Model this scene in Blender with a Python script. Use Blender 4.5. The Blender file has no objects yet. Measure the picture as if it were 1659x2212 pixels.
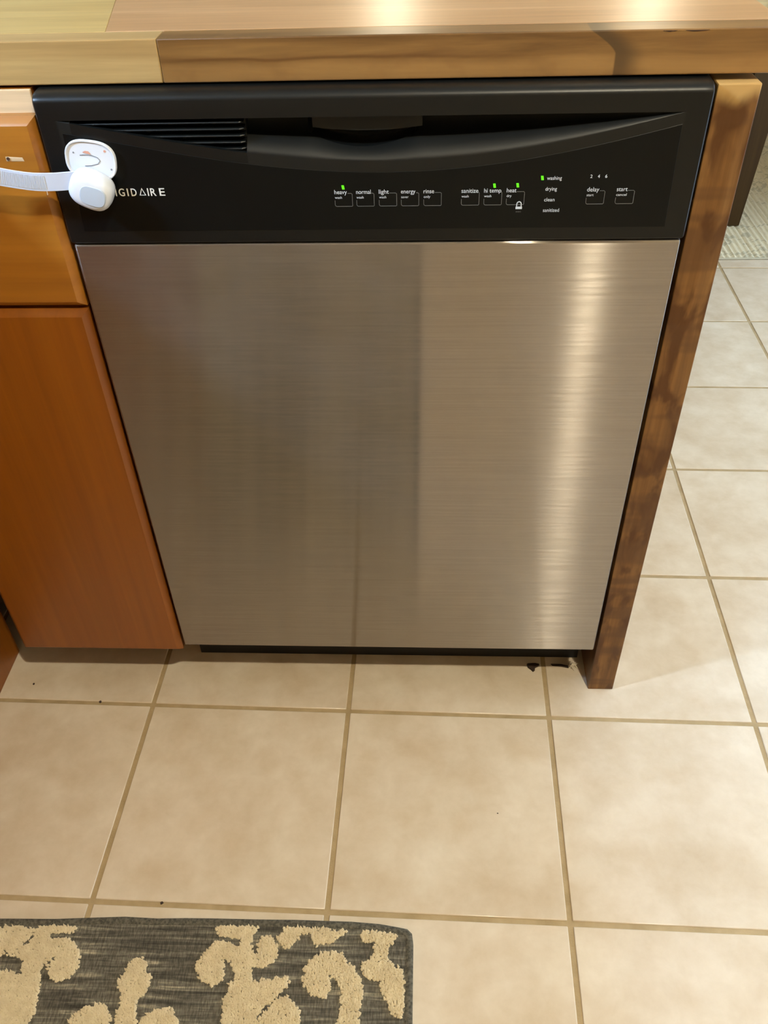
import bpy, bmesh, math, random
import numpy as np
from mathutils import Vector, Matrix, geometry

random.seed(7)
rng = np.random.default_rng(7)
S = bpy.context.scene
COL = S.collection

# ------------------------------------------------------------------ camera
cam_d = bpy.data.cameras.new('camera')
cam = bpy.data.objects.new('camera', cam_d)
COL.objects.link(cam)
cam.location = (0.35175, -0.80235, 1.07983)
cam.rotation_euler = (0.84804, 0.02503, 0.03731)
cam_d.sensor_fit = 'HORIZONTAL'
cam_d.sensor_width = 36.0
cam_d.lens = 36.0 * 1843.92 / 1659.0
cam_d.clip_start = 0.02
S.camera = cam

# ------------------------------------------------------------------ world (daylight outside the glass door) and exposure
W = bpy.data.worlds.new('daylight')
S.world = W
W.use_nodes = True
bg = W.node_tree.nodes['Background']
bg.inputs['Color'].default_value = (0.60, 0.80, 1.0, 1)
bg.inputs['Strength'].default_value = 7.2
S.view_settings.view_transform = 'Standard'
S.view_settings.look = 'None'
S.view_settings.gamma = 1.0
S.view_settings.use_curve_mapping = False
S.view_settings.exposure = -0.62

WARM = (1.0, 0.90, 0.67)       # recessed ceiling downlight
WARM_E = 6100.0
COOL = (0.48, 0.70, 1.0)       # swing lamp over the side counter
COOL_E = 1700.0

# portal: tells the renderer where daylight enters (the open span of the glass door)
DOOR_Y0, DOOR_Y1, DOOR_Z1 = -0.25, 1.60, 2.12
XR = 1.65
pd = bpy.data.lights.new('daylight_portal', 'AREA')
pd.shape = 'RECTANGLE'; pd.size = DOOR_Z1; pd.size_y = DOOR_Y1 - DOOR_Y0
pd.cycles.is_portal = True
po = bpy.data.objects.new('daylight_portal', pd)
COL.objects.link(po)
po.location = (XR + 0.13, (DOOR_Y0 + DOOR_Y1) / 2, DOOR_Z1 / 2)
po.rotation_euler = (0, math.radians(90), 0)

# ------------------------------------------------------------------ helpers: nodes
def lin(c):
    """sRGB 0-255 triple to linear RGBA"""
    o = []
    for v in c:
        v = v / 255.0
        o.append(v / 12.92 if v <= 0.04045 else ((v + 0.055) / 1.055) ** 2.4)
    return (*o, 1.0)

class Mat:
    def __init__(s, name, color=(128, 128, 128), rough=0.5, metal=0.0, **kw):
        s.m = bpy.data.materials.new(name)
        s.m.use_nodes = True
        s.t = s.m.node_tree
        s.b = s.t.nodes['Principled BSDF']
        s.b.inputs['Base Color'].default_value = lin(color)
        s.b.inputs['Roughness'].default_value = rough
        s.b.inputs['Metallic'].default_value = metal
        for k, v in kw.items():
            s.b.inputs[k.replace('_', ' ')].default_value = v
    def n(s, typ, **kw):
        nd = s.t.nodes.new(typ)
        for k, v in kw.items():
            setattr(nd, k, v)
        return nd
    def put(s, sock, v):
        if isinstance(v, bpy.types.NodeSocket):
            s.t.links.new(v, sock)
        else:
            sock.default_value = v
    def coord(s, scale=(1, 1, 1), kind='Object', rnd=0.0, loc=(0, 0, 0), rot=(0, 0, 0)):
        tc = s.n('ShaderNodeTexCoord')
        mp = s.n('ShaderNodeMapping')
        mp.inputs['Scale'].default_value = scale
        mp.inputs['Location'].default_value = loc
        mp.inputs['Rotation'].default_value = rot
        src = tc.outputs[kind]
        if rnd:
            oi = s.n('ShaderNodeObjectInfo')
            mu = s.math('MULTIPLY', oi.outputs['Random'], rnd)
            ad = s.n('ShaderNodeVectorMath', operation='ADD')
            s.t.links.new(src, ad.inputs[0]); s.t.links.new(mu, ad.inputs[1])
            src = ad.outputs[0]
        s.t.links.new(src, mp.inputs['Vector'])
        return mp.outputs['Vector']
    def math(s, op, a, b=0.0, c=0.0, clamp=False):
        nd = s.n('ShaderNodeMath', operation=op, use_clamp=clamp)
        s.put(nd.inputs[0], a); s.put(nd.inputs[1], b); s.put(nd.inputs[2], c)
        return nd.outputs[0]
    def noise(s, vec, scale=5, detail=4, rough=0.55, dist=0.0):
        nd = s.n('ShaderNodeTexNoise')
        s.put(nd.inputs['Vector'], vec)
        nd.inputs['Scale'].default_value = scale
        nd.inputs['Detail'].default_value = detail
        nd.inputs['Roughness'].default_value = rough
        nd.inputs['Distortion'].default_value = dist
        return nd.outputs[0]
    def ramp(s, fac, stops, interp='LINEAR'):
        nd = s.n('ShaderNodeValToRGB')
        nd.color_ramp.interpolation = interp
        e = nd.color_ramp.elements
        while len(e) < len(stops):
            e.new(0.5)
        for i, (p, c) in enumerate(stops):
            e[i].position = p
            e[i].color = lin(c) if len(c) == 3 else c
        s.put(nd.inputs[0], fac)
        return nd.outputs[0]
    def mix(s, fac, a, b, blend='MIX'):
        nd = s.n('ShaderNodeMix', data_type='RGBA', blend_type=blend)
        s.put(nd.inputs[0], fac)
        s.put(nd.inputs[6], lin(a) if isinstance(a, tuple) and len(a) == 3 else a)
        s.put(nd.inputs[7], lin(b) if isinstance(b, tuple) and len(b) == 3 else b)
        return nd.outputs[2]
    def maprange(s, v, a, b, c=0.0, d=1.0, smooth=True):
        nd = s.n('ShaderNodeMapRange')
        nd.interpolation_type = 'SMOOTHSTEP' if smooth else 'LINEAR'
        s.put(nd.inputs[0], v)
        for i, x in zip((1, 2, 3, 4), (a, b, c, d)):
            nd.inputs[i].default_value = x
        return nd.outputs[0]
    def sep(s, vec):
        nd = s.n('ShaderNodeSeparateXYZ')
        s.t.links.new(vec, nd.inputs[0])
        return nd.outputs
    def base(s, v): s.put(s.b.inputs['Base Color'], v)
    def rough(s, v): s.put(s.b.inputs['Roughness'], v)
    def bump(s, h, strength=0.2, dist=0.001):
        nd = s.n('ShaderNodeBump')
        nd.inputs['Strength'].default_value = strength
        nd.inputs['Distance'].default_value = dist
        s.put(nd.inputs['Height'], h)
        s.t.links.new(nd.outputs[0], s.b.inputs['Normal'])

# ------------------------------------------------------------------ helpers: geometry
def finish(name, me, mat, parent=None, smooth=None, loc=None, rot=None):
    o = bpy.data.objects.new(name, me)
    COL.objects.link(o)
    if mat is not None and not me.materials:
        me.materials.append(mat.m if isinstance(mat, Mat) else mat)
    if smooth is not None:
        me.shade_smooth()
        me.set_sharp_from_angle(angle=math.radians(smooth))
    if parent is not None:
        o.parent = parent
        if parent.type == 'EMPTY':
            o.matrix_parent_inverse = Matrix.Translation(-Vector(parent.location))
    if loc is not None: o.location = loc
    if rot is not None: o.rotation_euler = rot
    return o

def pydata(name, verts, faces):
    me = bpy.data.meshes.new(name)
    me.from_pydata([tuple(map(float, v)) for v in verts], [], faces)
    me.validate()
    bm = bmesh.new(); bm.from_mesh(me)
    bmesh.ops.remove_doubles(bm, verts=bm.verts, dist=1e-6)
    bmesh.ops.dissolve_degenerate(bm, edges=bm.edges, dist=1e-7)
    bmesh.ops.recalc_face_normals(bm, faces=bm.faces)
    bm.to_mesh(me); bm.free()
    return me

def box_mesh(name, lo, hi, bev=0.0, seg=2):
    bm = bmesh.new()
    bmesh.ops.create_cube(bm, size=1.0)
    for v in bm.verts:
        for i in range(3):
            v.co[i] = lo[i] + (v.co[i] + 0.5) * (hi[i] - lo[i])
    if bev:
        bmesh.ops.bevel(bm, geom=list(bm.edges), offset=bev, segments=seg, profile=0.5, affect='EDGES')
    me = bpy.data.meshes.new(name)
    bm.to_mesh(me); bm.free()
    return me

def box(name, lo, hi, mat, parent=None, bev=0.0, seg=2):
    o = finish(name, box_mesh(name, lo, hi, bev, seg), mat, parent, 40 if bev else None)
    for p in o.data.polygons:                  # big faces stay truly flat, only the rounded arrises are smooth
        if max(abs(c) for c in p.normal) > 0.9999:
            p.use_smooth = False
    return o

def boxes(name, lst, mat, parent=None):
    bm = bmesh.new()
    for lo, hi in lst:
        r = bmesh.ops.create_cube(bm, size=1.0)
        for v in r['verts']:
            for i in range(3):
                v.co[i] = lo[i] + (v.co[i] + 0.5) * (hi[i] - lo[i])
    me = bpy.data.meshes.new(name); bm.to_mesh(me); bm.free()
    return finish(name, me, mat, parent)

def loft(name, rings, cap0=True, cap1=True):
    """closed rings of equal length -> skin"""
    n = len(rings[0]); V = [p for r in rings for p in r]; F = []
    for k in range(len(rings) - 1):
        a, b = k * n, (k + 1) * n
        for i in range(n):
            j = (i + 1) % n
            F.append((a + i, a + j, b + j, b + i))
    if cap0: F.append(tuple(reversed(range(n))))
    if cap1: F.append(tuple(range((len(rings) - 1) * n, len(rings) * n)))
    return pydata(name, V, F)

def super_ring(cx, cz, hw, hh, y, e=2.6, n=40, tilt=0.0):
    out = []
    for i in range(n):
        t = 2 * math.pi * i / n
        c, s_ = math.cos(t), math.sin(t)
        x = hw * math.copysign(abs(c) ** (2 / e), c)
        z = hh * math.copysign(abs(s_) ** (2 / e), s_)
        ca, sa = math.cos(tilt), math.sin(tilt)
        out.append((cx + x * ca - z * sa, y, cz + x * sa + z * ca))
    return out

def sphere_mesh(name, r, c=(0, 0, 0), u=20, v=12):
    bm = bmesh.new()
    bmesh.ops.create_uvsphere(bm, u_segments=u, v_segments=v, radius=r)
    bmesh.ops.translate(bm, verts=bm.verts, vec=c)
    me = bpy.data.meshes.new(name); bm.to_mesh(me); bm.free()
    return me

def lathe_mesh(name, prof, n=24, c=(0, 0, 0)):
    rings = [[(c[0] + r * math.cos(2 * math.pi * i / n), c[1] + r * math.sin(2 * math.pi * i / n), c[2] + z) for i in range(n)] for r, z in prof]
    return loft(name, rings)

def ribbon(name, pts, w, y, mat, parent, closed=False):
    """flat strip of width w along a polyline in the x-z plane, 0.2 mm thick, facing -y"""
    P = [Vector((p[0], p[1])) for p in pts]
    L, R = [], []
    for i, p in enumerate(P):
        a = P[max(i - 1, 0)]; b = P[min(i + 1, len(P) - 1)]
        if closed: a = P[i - 1]; b = P[(i + 1) % len(P)]
        d = (b - a).normalized(); nrm = Vector((-d.y, d.x)) * (w / 2)
        L.append(p + nrm); R.append(p - nrm)
    V = [(q.x, yy, q.y) for yy in (y, y + 0.0002) for q in L + R]
    n = len(P); F = []
    for i in range(n if closed else n - 1):
        j = (i + 1) % n
        F.append((i, n + i, n + j, j))
        F.append((2 * n + i, 2 * n + j, 3 * n + j, 3 * n + i))
        F.append((i, j, 2 * n + j, 2 * n + i))
        F.append((n + i, 3 * n + i, 3 * n + j, n + j))
    return finish(name, pydata(name, V, F), mat, parent)

def text(name, s, x, z, mat, parent, height=None, width=None, y=-0.0008, bold=0.0):
    """lettering on a plane facing -y; x,z = left end and baseline; height = cap height"""
    cu = bpy.data.curves.new(name, 'FONT')
    cu.body = s
    cu.size = 1.0
    cu.offset = bold
    cu.resolution_u = 3
    tmp = bpy.data.objects.new('tmp', cu)
    COL.objects.link(tmp)
    dg = bpy.context.evaluated_depsgraph_get()
    me = bpy.data.meshes.new_from_object(tmp.evaluated_get(dg))
    bpy.data.objects.remove(tmp)
    bpy.data.curves.remove(cu)
    n = len(me.vertices)
    co = np.empty(n * 3); me.vertices.foreach_get('co', co); co = co.reshape(-1, 3)
    x0, x1 = co[:, 0].min(), co[:, 0].max()
    sz = height / 0.73
    sx = width / (x1 - x0) if width else sz
    new = np.stack([x + (co[:, 0] - x0) * sx, np.full(n, y), z + co[:, 1] * sz], 1)
    me.vertices.foreach_set('co', new.ravel())
    me.update()
    return finish(name, me, mat, parent)

def thing(name, label, cat, loc=(0, 0, 0), group=None):
    o = bpy.data.objects.new(name, None)
    COL.objects.link(o)
    o.location = loc
    o.empty_display_size = 0.05
    return tag(o, label, cat, group)

def tag(o, label, cat, group=None):
    o['label'] = label; o['category'] = cat
    if group: o['group'] = group
    return o

def struct(o):
    o['kind'] = 'structure'
    return o

# ------------------------------------------------------------------ materials
def tile_material():
    m = Mat('ceramic_tile', rough=0.3)
    v = m.coord(rnd=37.0)
    a = m.noise(v, 7.0, 4, 0.6, 0.0)
    b = m.noise(v, 20.0, 5, 0.6, 0.15)
    c = m.ramp(a, [(0.28, (200, 184, 162)), (0.52, (210, 196, 176)), (0.75, (217, 205, 187))])
    d = m.ramp(b, [(0.25, (214, 200, 180)), (0.68, (255, 255, 255))])
    m.base(m.mix(0.55, c, d, 'MULTIPLY'))
    m.rough(0.21)
    m.bump(m.noise(v, 40, 3), 0.12, 0.002)
    return m

def grout_material():
    m = Mat('grout', rough=0.9)
    v = m.coord()
    m.base(m.ramp(m.noise(v, 30, 5), [(0.3, (150, 129, 94)), (0.7, (174, 152, 116))]))
    m.bump(m.noise(v, 400, 3), 0.3, 0.001)
    return m

def wood_material(name, dark, mid, light, axis='x', rough=0.35, scale=1.0, contrast=1.0, rnd=9.0, spec=0.5, coat=0.0):
    m = Mat(name, rough=rough)
    st = {'x': (1.6, 26, 26), 'y': (26, 1.6, 26), 'z': (26, 26, 1.6)}[axis]
    v = m.coord(tuple(k * scale for k in st), rnd=rnd)
    g = m.noise(v, 1.0, 6, 0.6, 1.2)
    st2 = {'x': (6, 160, 160), 'y': (160, 6, 160), 'z': (160, 160, 6)}[axis]
    f = m.noise(m.coord(tuple(k * scale for k in st2), rnd=rnd), 1.0, 3, 0.6)
    c = m.ramp(g, [(0.5 - 0.22 / contrast, dark), (0.5, mid), (0.5 + 0.22 / contrast, light)])
    fine = m.ramp(f, [(0.3, (205, 200, 195)), (0.65, (255, 255, 255))])
    col = m.mix(0.5, c, fine, 'MULTIPLY')
    m.base(col)
    m.col = col
    m.bump(f, 0.08, 0.001)
    m.b.inputs['Specular IOR Level'].default_value = spec
    m.b.inputs['Coat Weight'].default_value = coat
    m.b.inputs['Coat Roughness'].default_value = 0.32
    return m

M = {}
M['tile'] = tile_material()
M['grout'] = grout_material()
M['wood_pale'] = wood_material('pale_oiled_wood', (144, 114, 70), (164, 134, 86), (178, 150, 100), coat=0.25)
M['wood_top'] = wood_material('tan_oiled_wood', (160, 120, 80), (178, 137, 95), (192, 152, 110), coat=0.6)
M['wood_top_pale'] = wood_material('pale_tan_oiled_wood', (168, 140, 84), (186, 158, 98), (198, 172, 112), coat=0.6)
M['honey'] = wood_material('honey_birch', (126, 68, 6), (136, 76, 9), (144, 84, 12), axis='z', rough=0.38, contrast=0.8, scale=0.5, coat=0.2)
M['honey_drawer'] = wood_material('honey_birch_cross_grain', (150, 94, 24), (161, 104, 31), (170, 114, 38), axis='x', rough=0.36, contrast=0.8, scale=0.5, coat=0.2)
M['rail'] = wood_material('bare_birch', (204, 176, 140), (214, 188, 152), (222, 198, 164), axis='x', rough=0.5, contrast=0.7)
M['dark_wood'] = wood_material('dark_stained_wood', (46, 30, 9), (55, 37, 12), (63, 44, 16), axis='z', rough=0.65, spec=0.15)

def front_board_material():
    """walnut-toned front board of the counter: long dark grain crack and a curved dark knot"""
    m = wood_material('brown_oiled_wood', (92, 62, 28), (120, 86, 44), (142, 106, 58), rnd=0.0, contrast=1.5, coat=0.2)
    pos = m.sep(m.coord())
    x, z = pos[0], pos[2]
    wob = m.math('MULTIPLY', m.math('SUBTRACT', m.noise(m.coord((7, 7, 7)), 1.0, 3), 0.5), 0.012)
    # long grain line
    dz = m.math('ABSOLUTE', m.math('SUBTRACT', m.math('ADD', z, wob), 0.8845))
    line = m.maprange(dz, 0.0, 0.0022, 1.0, 0.0)
    gate = m.math('MULTIPLY', m.maprange(x, 0.118, 0.15), m.maprange(x, 0.30, 0.5, 1.0, 0.25))
    line = m.math('MULTIPLY', line, gate)
    # lighter lower sapwood band
    sap = m.maprange(m.math('ADD', z, wob), 0.877, 0.884, 1.0, 0.0)
    # curved knot edge
    k = m.math('MULTIPLY', m.math('POWER', m.math('MAXIMUM', m.math('DIVIDE', m.math('SUBTRACT', z, 0.884), 0.0165), 0.0), 1.4), 0.020)
    xb = m.math('SUBTRACT', 0.516, k)
    d = m.math('SUBTRACT', x, xb)
    knot = m.math('MULTIPLY', m.maprange(d, -0.0005, 0.0015), m.maprange(d, 0.006, 0.03, 1.0, 0.0))
    c = m.mix(m.math('MULTIPLY', sap, 0.45), m.col, (160, 120, 68))
    c = m.mix(m.math('MULTIPLY', line, 0.75), c, (86, 52, 18))
    c = m.mix(m.math('MULTIPLY', knot, 0.85), c, (66, 48, 28))
    # blotches of stain
    bl = m.maprange(m.noise(m.coord((22, 22, 30)), 1.0, 3), 0.52, 0.72)
    c = m.mix(m.math('MULTIPLY', bl, 0.35), c, (110, 76, 40))
    m.base(c)
    return m
M['wood_front'] = front_board_material()

def end_panel_material():
    m = wood_material('blotchy_stained_board', (98, 66, 32), (122, 86, 46), (146, 108, 62), axis='z', rnd=0.0, rough=0.5, scale=1.3, spec=0.3)
    bl = m.noise(m.coord((34, 10, 15)), 1.0, 3, 0.5, 0.5)
    c = m.mix(m.maprange(bl, 0.44, 0.58, 0.0, 0.85), m.col, (74, 44, 18))
    band = m.noise(m.coord((4, 4, 30)), 1.0, 2)
    c = m.mix(m.maprange(band, 0.48, 0.60, 0.0, 0.6), c, (84, 56, 32))
    pos = m.sep(m.coord())
    top = m.math('MULTIPLY', m.maprange(m.math('ADD', pos[2], m.math('MULTIPLY', bl, 0.03)), 0.857, 0.872), 0.75)
    c = m.mix(top, c, (196, 160, 100))
    m.base(c)
    return m
M['end_panel'] = end_panel_material()

def steel_material():
    m = Mat('brushed_steel', (176, 170, 162), 0.3, 1.0)
    f = m.noise(m.coord((6, 1, 520)), 1.0, 4, 0.6)
    g = m.noise(m.coord((14, 1, 260)), 1.0, 3, 0.6)
    sm = m.noise(m.coord((9, 9, 9)), 1.0, 4)
    gl = m.n('ShaderNodeBsdfAnisotropic')
    m.put(gl.inputs['Color'], m.ramp(f, [(0.3, (154, 147, 140)), (0.7, (164, 157, 150))]))
    r = m.math('ADD', m.maprange(g, 0.3, 0.7, 0.160, 0.190), m.maprange(sm, 0.45, 0.75, 0.0, 0.010))
    m.put(gl.inputs['Roughness'], r)
    gl.inputs['Anisotropy'].default_value = 0.85
    tg = m.n('ShaderNodeCombineXYZ')          # brush lines run along x: reflections smear vertically
    tg.inputs[0].default_value = 1.0
    m.t.links.new(tg.outputs[0], gl.inputs['Tangent'])
    df = m.n('ShaderNodeBsdfDiffuse')          # fingerprints and dust scatter a little light
    df.inputs['Color'].default_value = lin((140, 138, 138))
    mx = m.n('ShaderNodeMixShader')
    m.put(mx.inputs[0], m.maprange(sm, 0.3, 0.75, 0.10, 0.19))
    m.t.links.new(gl.outputs[0], mx.inputs[1]); m.t.links.new(df.outputs[0], mx.inputs[2])
    m.t.links.new(mx.outputs[0], m.t.nodes['Material Output'].inputs['Surface'])
    return m
M['steel'] = steel_material()

def black_plastic(name, col, rough, spec=0.3):
    m = Mat(name, col, rough, Specular_IOR_Level=spec)
    n = m.noise(m.coord((1, 1, 1)), 260, 2)
    m.bump(n, 0.05, 0.0005)
    d = m.noise(m.coord((30, 30, 18)), 1.0, 5, 0.7)
    m.rough(m.maprange(d, 0.4, 0.8, rough, rough + 0.05))
    return m
M['black'] = black_plastic('black_plastic', (9, 11, 11), 0.38, 0.34)
M['black_film'] = black_plastic('black_control_film', (8, 10, 10), 0.33, 0.20)
M['slot'] = Mat('matt_black_plastic', (10, 10, 10), 0.6)
M['latch'] = black_plastic('charcoal_plastic', (28, 31, 34), 0.6)
M['print'] = Mat('grey_white_print', (196, 204, 214), 0.5)
M['print_dim'] = Mat('grey_print', (92, 94, 94), 0.5)
M['logo'] = Mat('silver_logo', (214, 214, 210), 0.4)
M['led'] = Mat('green_led', (60, 230, 20), 0.4)
M['led'].b.inputs['Emission Color'].default_value = (0.16, 0.85, 0.01, 1)
M['led'].b.inputs['Emission Strength'].default_value = 1.1
M['white_plastic'] = Mat('white_plastic', (214, 218, 226), 0.28, Subsurface_Weight=0.0)
M['grey_button'] = Mat('pale_grey_plastic', (176, 188, 204), 0.35)
M['strap'] = Mat('milky_plastic', (192, 202, 224), 0.35)
M['groove'] = Mat('slot_shadow_grey', (120, 124, 132), 0.6)
M['adhesive'] = Mat('dried_adhesive', (206, 150, 130), 0.7)
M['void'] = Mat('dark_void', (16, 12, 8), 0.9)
M['debris'] = Mat('dark_crumb', (46, 30, 18), 0.8)
M['lint'] = Mat('pale_lint', (210, 198, 176), 0.9)
M['wall'] = Mat('wall_paint', (196, 180, 150), 0.7)
M['wall'].bump(M['wall'].noise(M['wall'].coord(), 220, 3), 0.1, 0.001)
M['ceiling'] = Mat('ceiling_paint', (236, 230, 216), 0.8)
M['ceiling'].bump(M['ceiling'].noise(M['ceiling'].coord(), 120, 3), 0.15, 0.002)
M['trim'] = Mat('white_trim', (232, 228, 218), 0.45)
M['chrome'] = Mat('brushed_nickel', (190, 186, 178), 0.3, 1.0)

def emit(name, col, e):
    m = Mat(name, (255, 255, 255), 0.4)
    m.b.inputs['Emission Color'].default_value = (*col, 1)
    m.b.inputs['Emission Strength'].default_value = e
    return m
M['globe_warm'] = emit('warm_globe', WARM, WARM_E)
M['globe_cool'] = emit('cool_globe', COOL, COOL_E)

def glass_material():
    m = Mat('door_glass')
    nt = m.t
    tr = m.n('ShaderNodeBsdfTransparent'); gl = m.n('ShaderNodeBsdfGlossy')
    gl.inputs['Roughness'].default_value = 0.02
    mx = m.n('ShaderNodeMixShader'); mx.inputs[0].default_value = 0.07
    nt.links.new(tr.outputs[0], mx.inputs[1]); nt.links.new(gl.outputs[0], mx.inputs[2])
    nt.links.new(mx.outputs[0], nt.nodes['Material Output'].inputs['Surface'])
    return m
M['glass'] = glass_material()

def weave_material():
    m = Mat('heathered_weave', rough=0.95)
    m.b.inputs['Specular IOR Level'].default_value = 0.15
    a = m.noise(m.coord((9, 150, 1)), 1.0, 4, 0.65, 0.5)
    b = m.noise(m.coord((420, 90, 1)), 1.0, 2, 0.6)
    c = m.ramp(a, [(0.28, (54, 51, 45)), (0.45, (92, 88, 79)), (0.58, (122, 117, 104)), (0.72, (184, 173, 148))])
    m.base(m.mix(m.maprange(b, 0.35, 0.65, 0.45, 0.0), c, (38, 36, 32)))
    m.bump(b, 0.7, 0.003)
    return m
M['weave'] = weave_material()
M['binding'] = Mat('charcoal_binding', rough=0.95)
_b = M['binding']
_b.base(_b.ramp(_b.noise(_b.coord((300, 300, 50)), 1.0, 2), [(0.35, (60, 57, 50)), (0.65, (98, 94, 82))]))
M['pile'] = Mat('cream_pile', rough=0.95)
_b = M['pile']
_b.b.inputs['Specular IOR Level'].default_value = 0.1
_b.base(_b.ramp(_b.noise(_b.coord((1, 1, 1)), 90, 4), [(0.3, (194, 178, 148)), (0.7, (214, 200, 170))]))

def far_rug_material():
    m = Mat('ribbed_cream_rug', rough=0.95)
    v = m.coord()
    w = m.noise(m.coord((5, 9, 1)), 1.0, 2, 0.4, 1.5)
    band = m.math('ABSOLUTE', m.math('SUBTRACT', w, 0.5))
    g = m.maprange(band, 0.012, 0.03, 1.0, 0.0)
    c = m.mix(m.math('MULTIPLY', g, 0.7), (206, 196, 168), (158, 152, 132))
    m.base(m.mix(m.maprange(m.noise(m.coord((260, 30, 1)), 1.0, 2), 0.4, 0.7, 0.0, 0.35), c, (162, 150, 122)))
    return m
M['far_rug'] = far_rug_material()

# ------------------------------------------------------------------ the room
X0, Y0, Y1, ZC = -0.92, -2.6, 3.2, 2.45
TILE, OX, OY, GA = 0.30111, -0.06516, -0.33047, -0.01948
GW = 0.0066
floor = struct(box('floor', (X0 - 0.3, Y0 - 0.3, -0.12), (XR + 0.3, Y1 + 0.3, -0.0016), M['grout']))
_h = (TILE - GW) / 2
tile_me = box_mesh('tile', (-_h, -_h, -0.009), (_h, _h, 0.0), 0.0012, 2)
tile_me.materials.append(M['tile'].m)
tile_me.shade_smooth()
for p in tile_me.polygons:
    if max(abs(c) for c in p.normal) > 0.9999: p.use_smooth = False
ca, sa = math.cos(GA), math.sin(GA)
for j in range(-9, 16):
    for i in range(-4, 9):
        x = OX + TILE * ((i + .5) * ca - (j + .5) * sa)
        y = OY + TILE * ((i + .5) * sa + (j + .5) * ca)
        if X0 - 0.1 < x < XR + 0.1 and Y0 - 0.1 < y < Y1 + 0.1:
            t = bpy.data.objects.new('tile', tile_me)
            COL.objects.link(t)
            t.parent = floor
            t.location = (x, y, random.uniform(-0.0003, 0.0))
            t.rotation_euler = (random.uniform(-0.0008, 0.0008), random.uniform(-0.0008, 0.0008), GA)
struct(box('ceiling', (X0 - 0.12, Y0 - 0.12, ZC), (XR + 0.12, Y1 + 0.12, ZC + 0.1), M['ceiling']))
struct(box('wall_left', (X0 - 0.12, Y0 - 0.12, 0), (X0, Y1 + 0.12, ZC), M['wall']))
struct(box('wall_front', (X0, Y0 - 0.12, 0), (XR, Y0, ZC), M['wall']))
struct(box('wall_back', (X0, Y1, 0), (XR, Y1 + 0.12, ZC), M['wall']))
struct(boxes('wall_right', [((XR, Y0 - 0.12, 0), (XR + 0.12, DOOR_Y0, ZC)), ((XR, DOOR_Y1, 0), (XR + 0.12, Y1 + 0.12, ZC)), ((XR, DOOR_Y0, DOOR_Z1), (XR + 0.12, DOOR_Y1, ZC))], M['wall']))
struct(box('baseboard_back', (X0, Y1 - 0.014, 0), (XR, Y1, 0.09), M['trim'], None, 0.003))
struct(box('baseboard_right', (XR - 0.014, DOOR_Y1 + 0.06, 0), (XR, Y1 - 0.015, 0.09), M['trim'], None, 0.003))
gd = thing('door_1', 'white framed sliding glass door in the right wall', 'door', (XR + 0.06, (DOOR_Y0 + DOOR_Y1) / 2, 0))
struct(gd)
ym = (DOOR_Y0 + DOOR_Y1) / 2
for nm, a, b in (('door_jamb', (DOOR_Y0, 0), (DOOR_Y0 + .05, DOOR_Z1)), ('door_jamb', (DOOR_Y1 - .05, 0), (DOOR_Y1, DOOR_Z1)), ('door_head', (DOOR_Y0 + .05, DOOR_Z1 - .05), (DOOR_Y1 - .05, DOOR_Z1)), ('door_sill', (DOOR_Y0 + .05, 0), (DOOR_Y1 - .05, .03)), ('meeting_stile', (ym - .035, .03), (ym + .035, DOOR_Z1 - .05))):
    box(nm, (XR + .03, a[0], a[1]), (XR + .09, b[0], b[1]), M['trim'], gd, 0.003)
for a, b in ((DOOR_Y0 + .05, ym - .035), (ym + .035, DOOR_Y1 - .05)):
    box('pane', (XR + .057, a, .03), (XR + .063, b, DOOR_Z1 - .05), M['glass'], gd)

# lamps
LX, LY = 0.91, -1.15
cl = thing('ceiling_downlight', 'small recessed warm downlight with white trim in the kitchen ceiling', 'lamp', (LX, LY, ZC))
finish('trim_ring', lathe_mesh('trim_ring', [(0.040, -0.001), (0.040, -0.006), (0.062, -0.004), (0.064, 0.0)], 28, (LX, LY, ZC)), M['trim'], cl, 40)
finish('lens', lathe_mesh('lens', [(0.035, -0.0075), (0.035, -0.0065)], 24, (LX, LY, ZC)), M['globe_warm'], cl)
SP = Vector((-0.75, -0.46, 1.55)); SD = Vector((0.72, 0.42, -0.60)).normalized()
sc = thing('wall_lamp', 'small cool white spot lamp on the left wall above the side counter', 'lamp', (X0, -0.46, 1.55))
def along(prof, n=24):
    q = SD.to_track_quat('Z', 'Y')
    return [[SP + q @ Vector((r * math.cos(2 * math.pi * i / n), r * math.sin(2 * math.pi * i / n), z)) for i in range(n)] for r, z in prof]
finish('shade', loft('shade', along([(0.030, -0.060), (0.054, -0.045), (0.058, 0.004), (0.055, 0.004), (0.053, -0.004)])), M['trim'], sc, 40)
finish('lens', loft('lens', along([(0.050, -0.003), (0.050, 0.0)])), M['globe_cool'], sc)
box('arm', (X0 + 0.012, SP.y - .028, SP.z + .018), (SP.x - .03, SP.y - .016, SP.z + .030), M['chrome'], sc, 0.003)
box('backplate', (X0 + .0005, SP.y - .06, SP.z - .02), (X0 + .012, SP.y + .02, SP.z + .06), M['chrome'], sc, 0.003)

M['globe_dining'] = emit('dining_globe', WARM, 50.0)
for wx, lab in ((0.22, 'left of the two warm globe sconces on the far dining wall'), (1.24, 'right of the two warm globe sconces on the far dining wall')):
    w = thing('globe_sconce', lab, 'lamp', (wx, Y1, 1.53), 'dining wall sconces')
    box('backplate', (wx - .05, Y1 - .014, 1.46), (wx + .05, Y1 - .0005, 1.60), M['chrome'], w, 0.004)
    box('arm', (wx - .01, Y1 - .09, 1.465), (wx + .01, Y1 - .014, 1.485), M['chrome'], w, 0.003)
    finish('globe', sphere_mesh('globe', 0.07, (wx, Y1 - .10, 1.555)), M['globe_dining'], w, 60)

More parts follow.
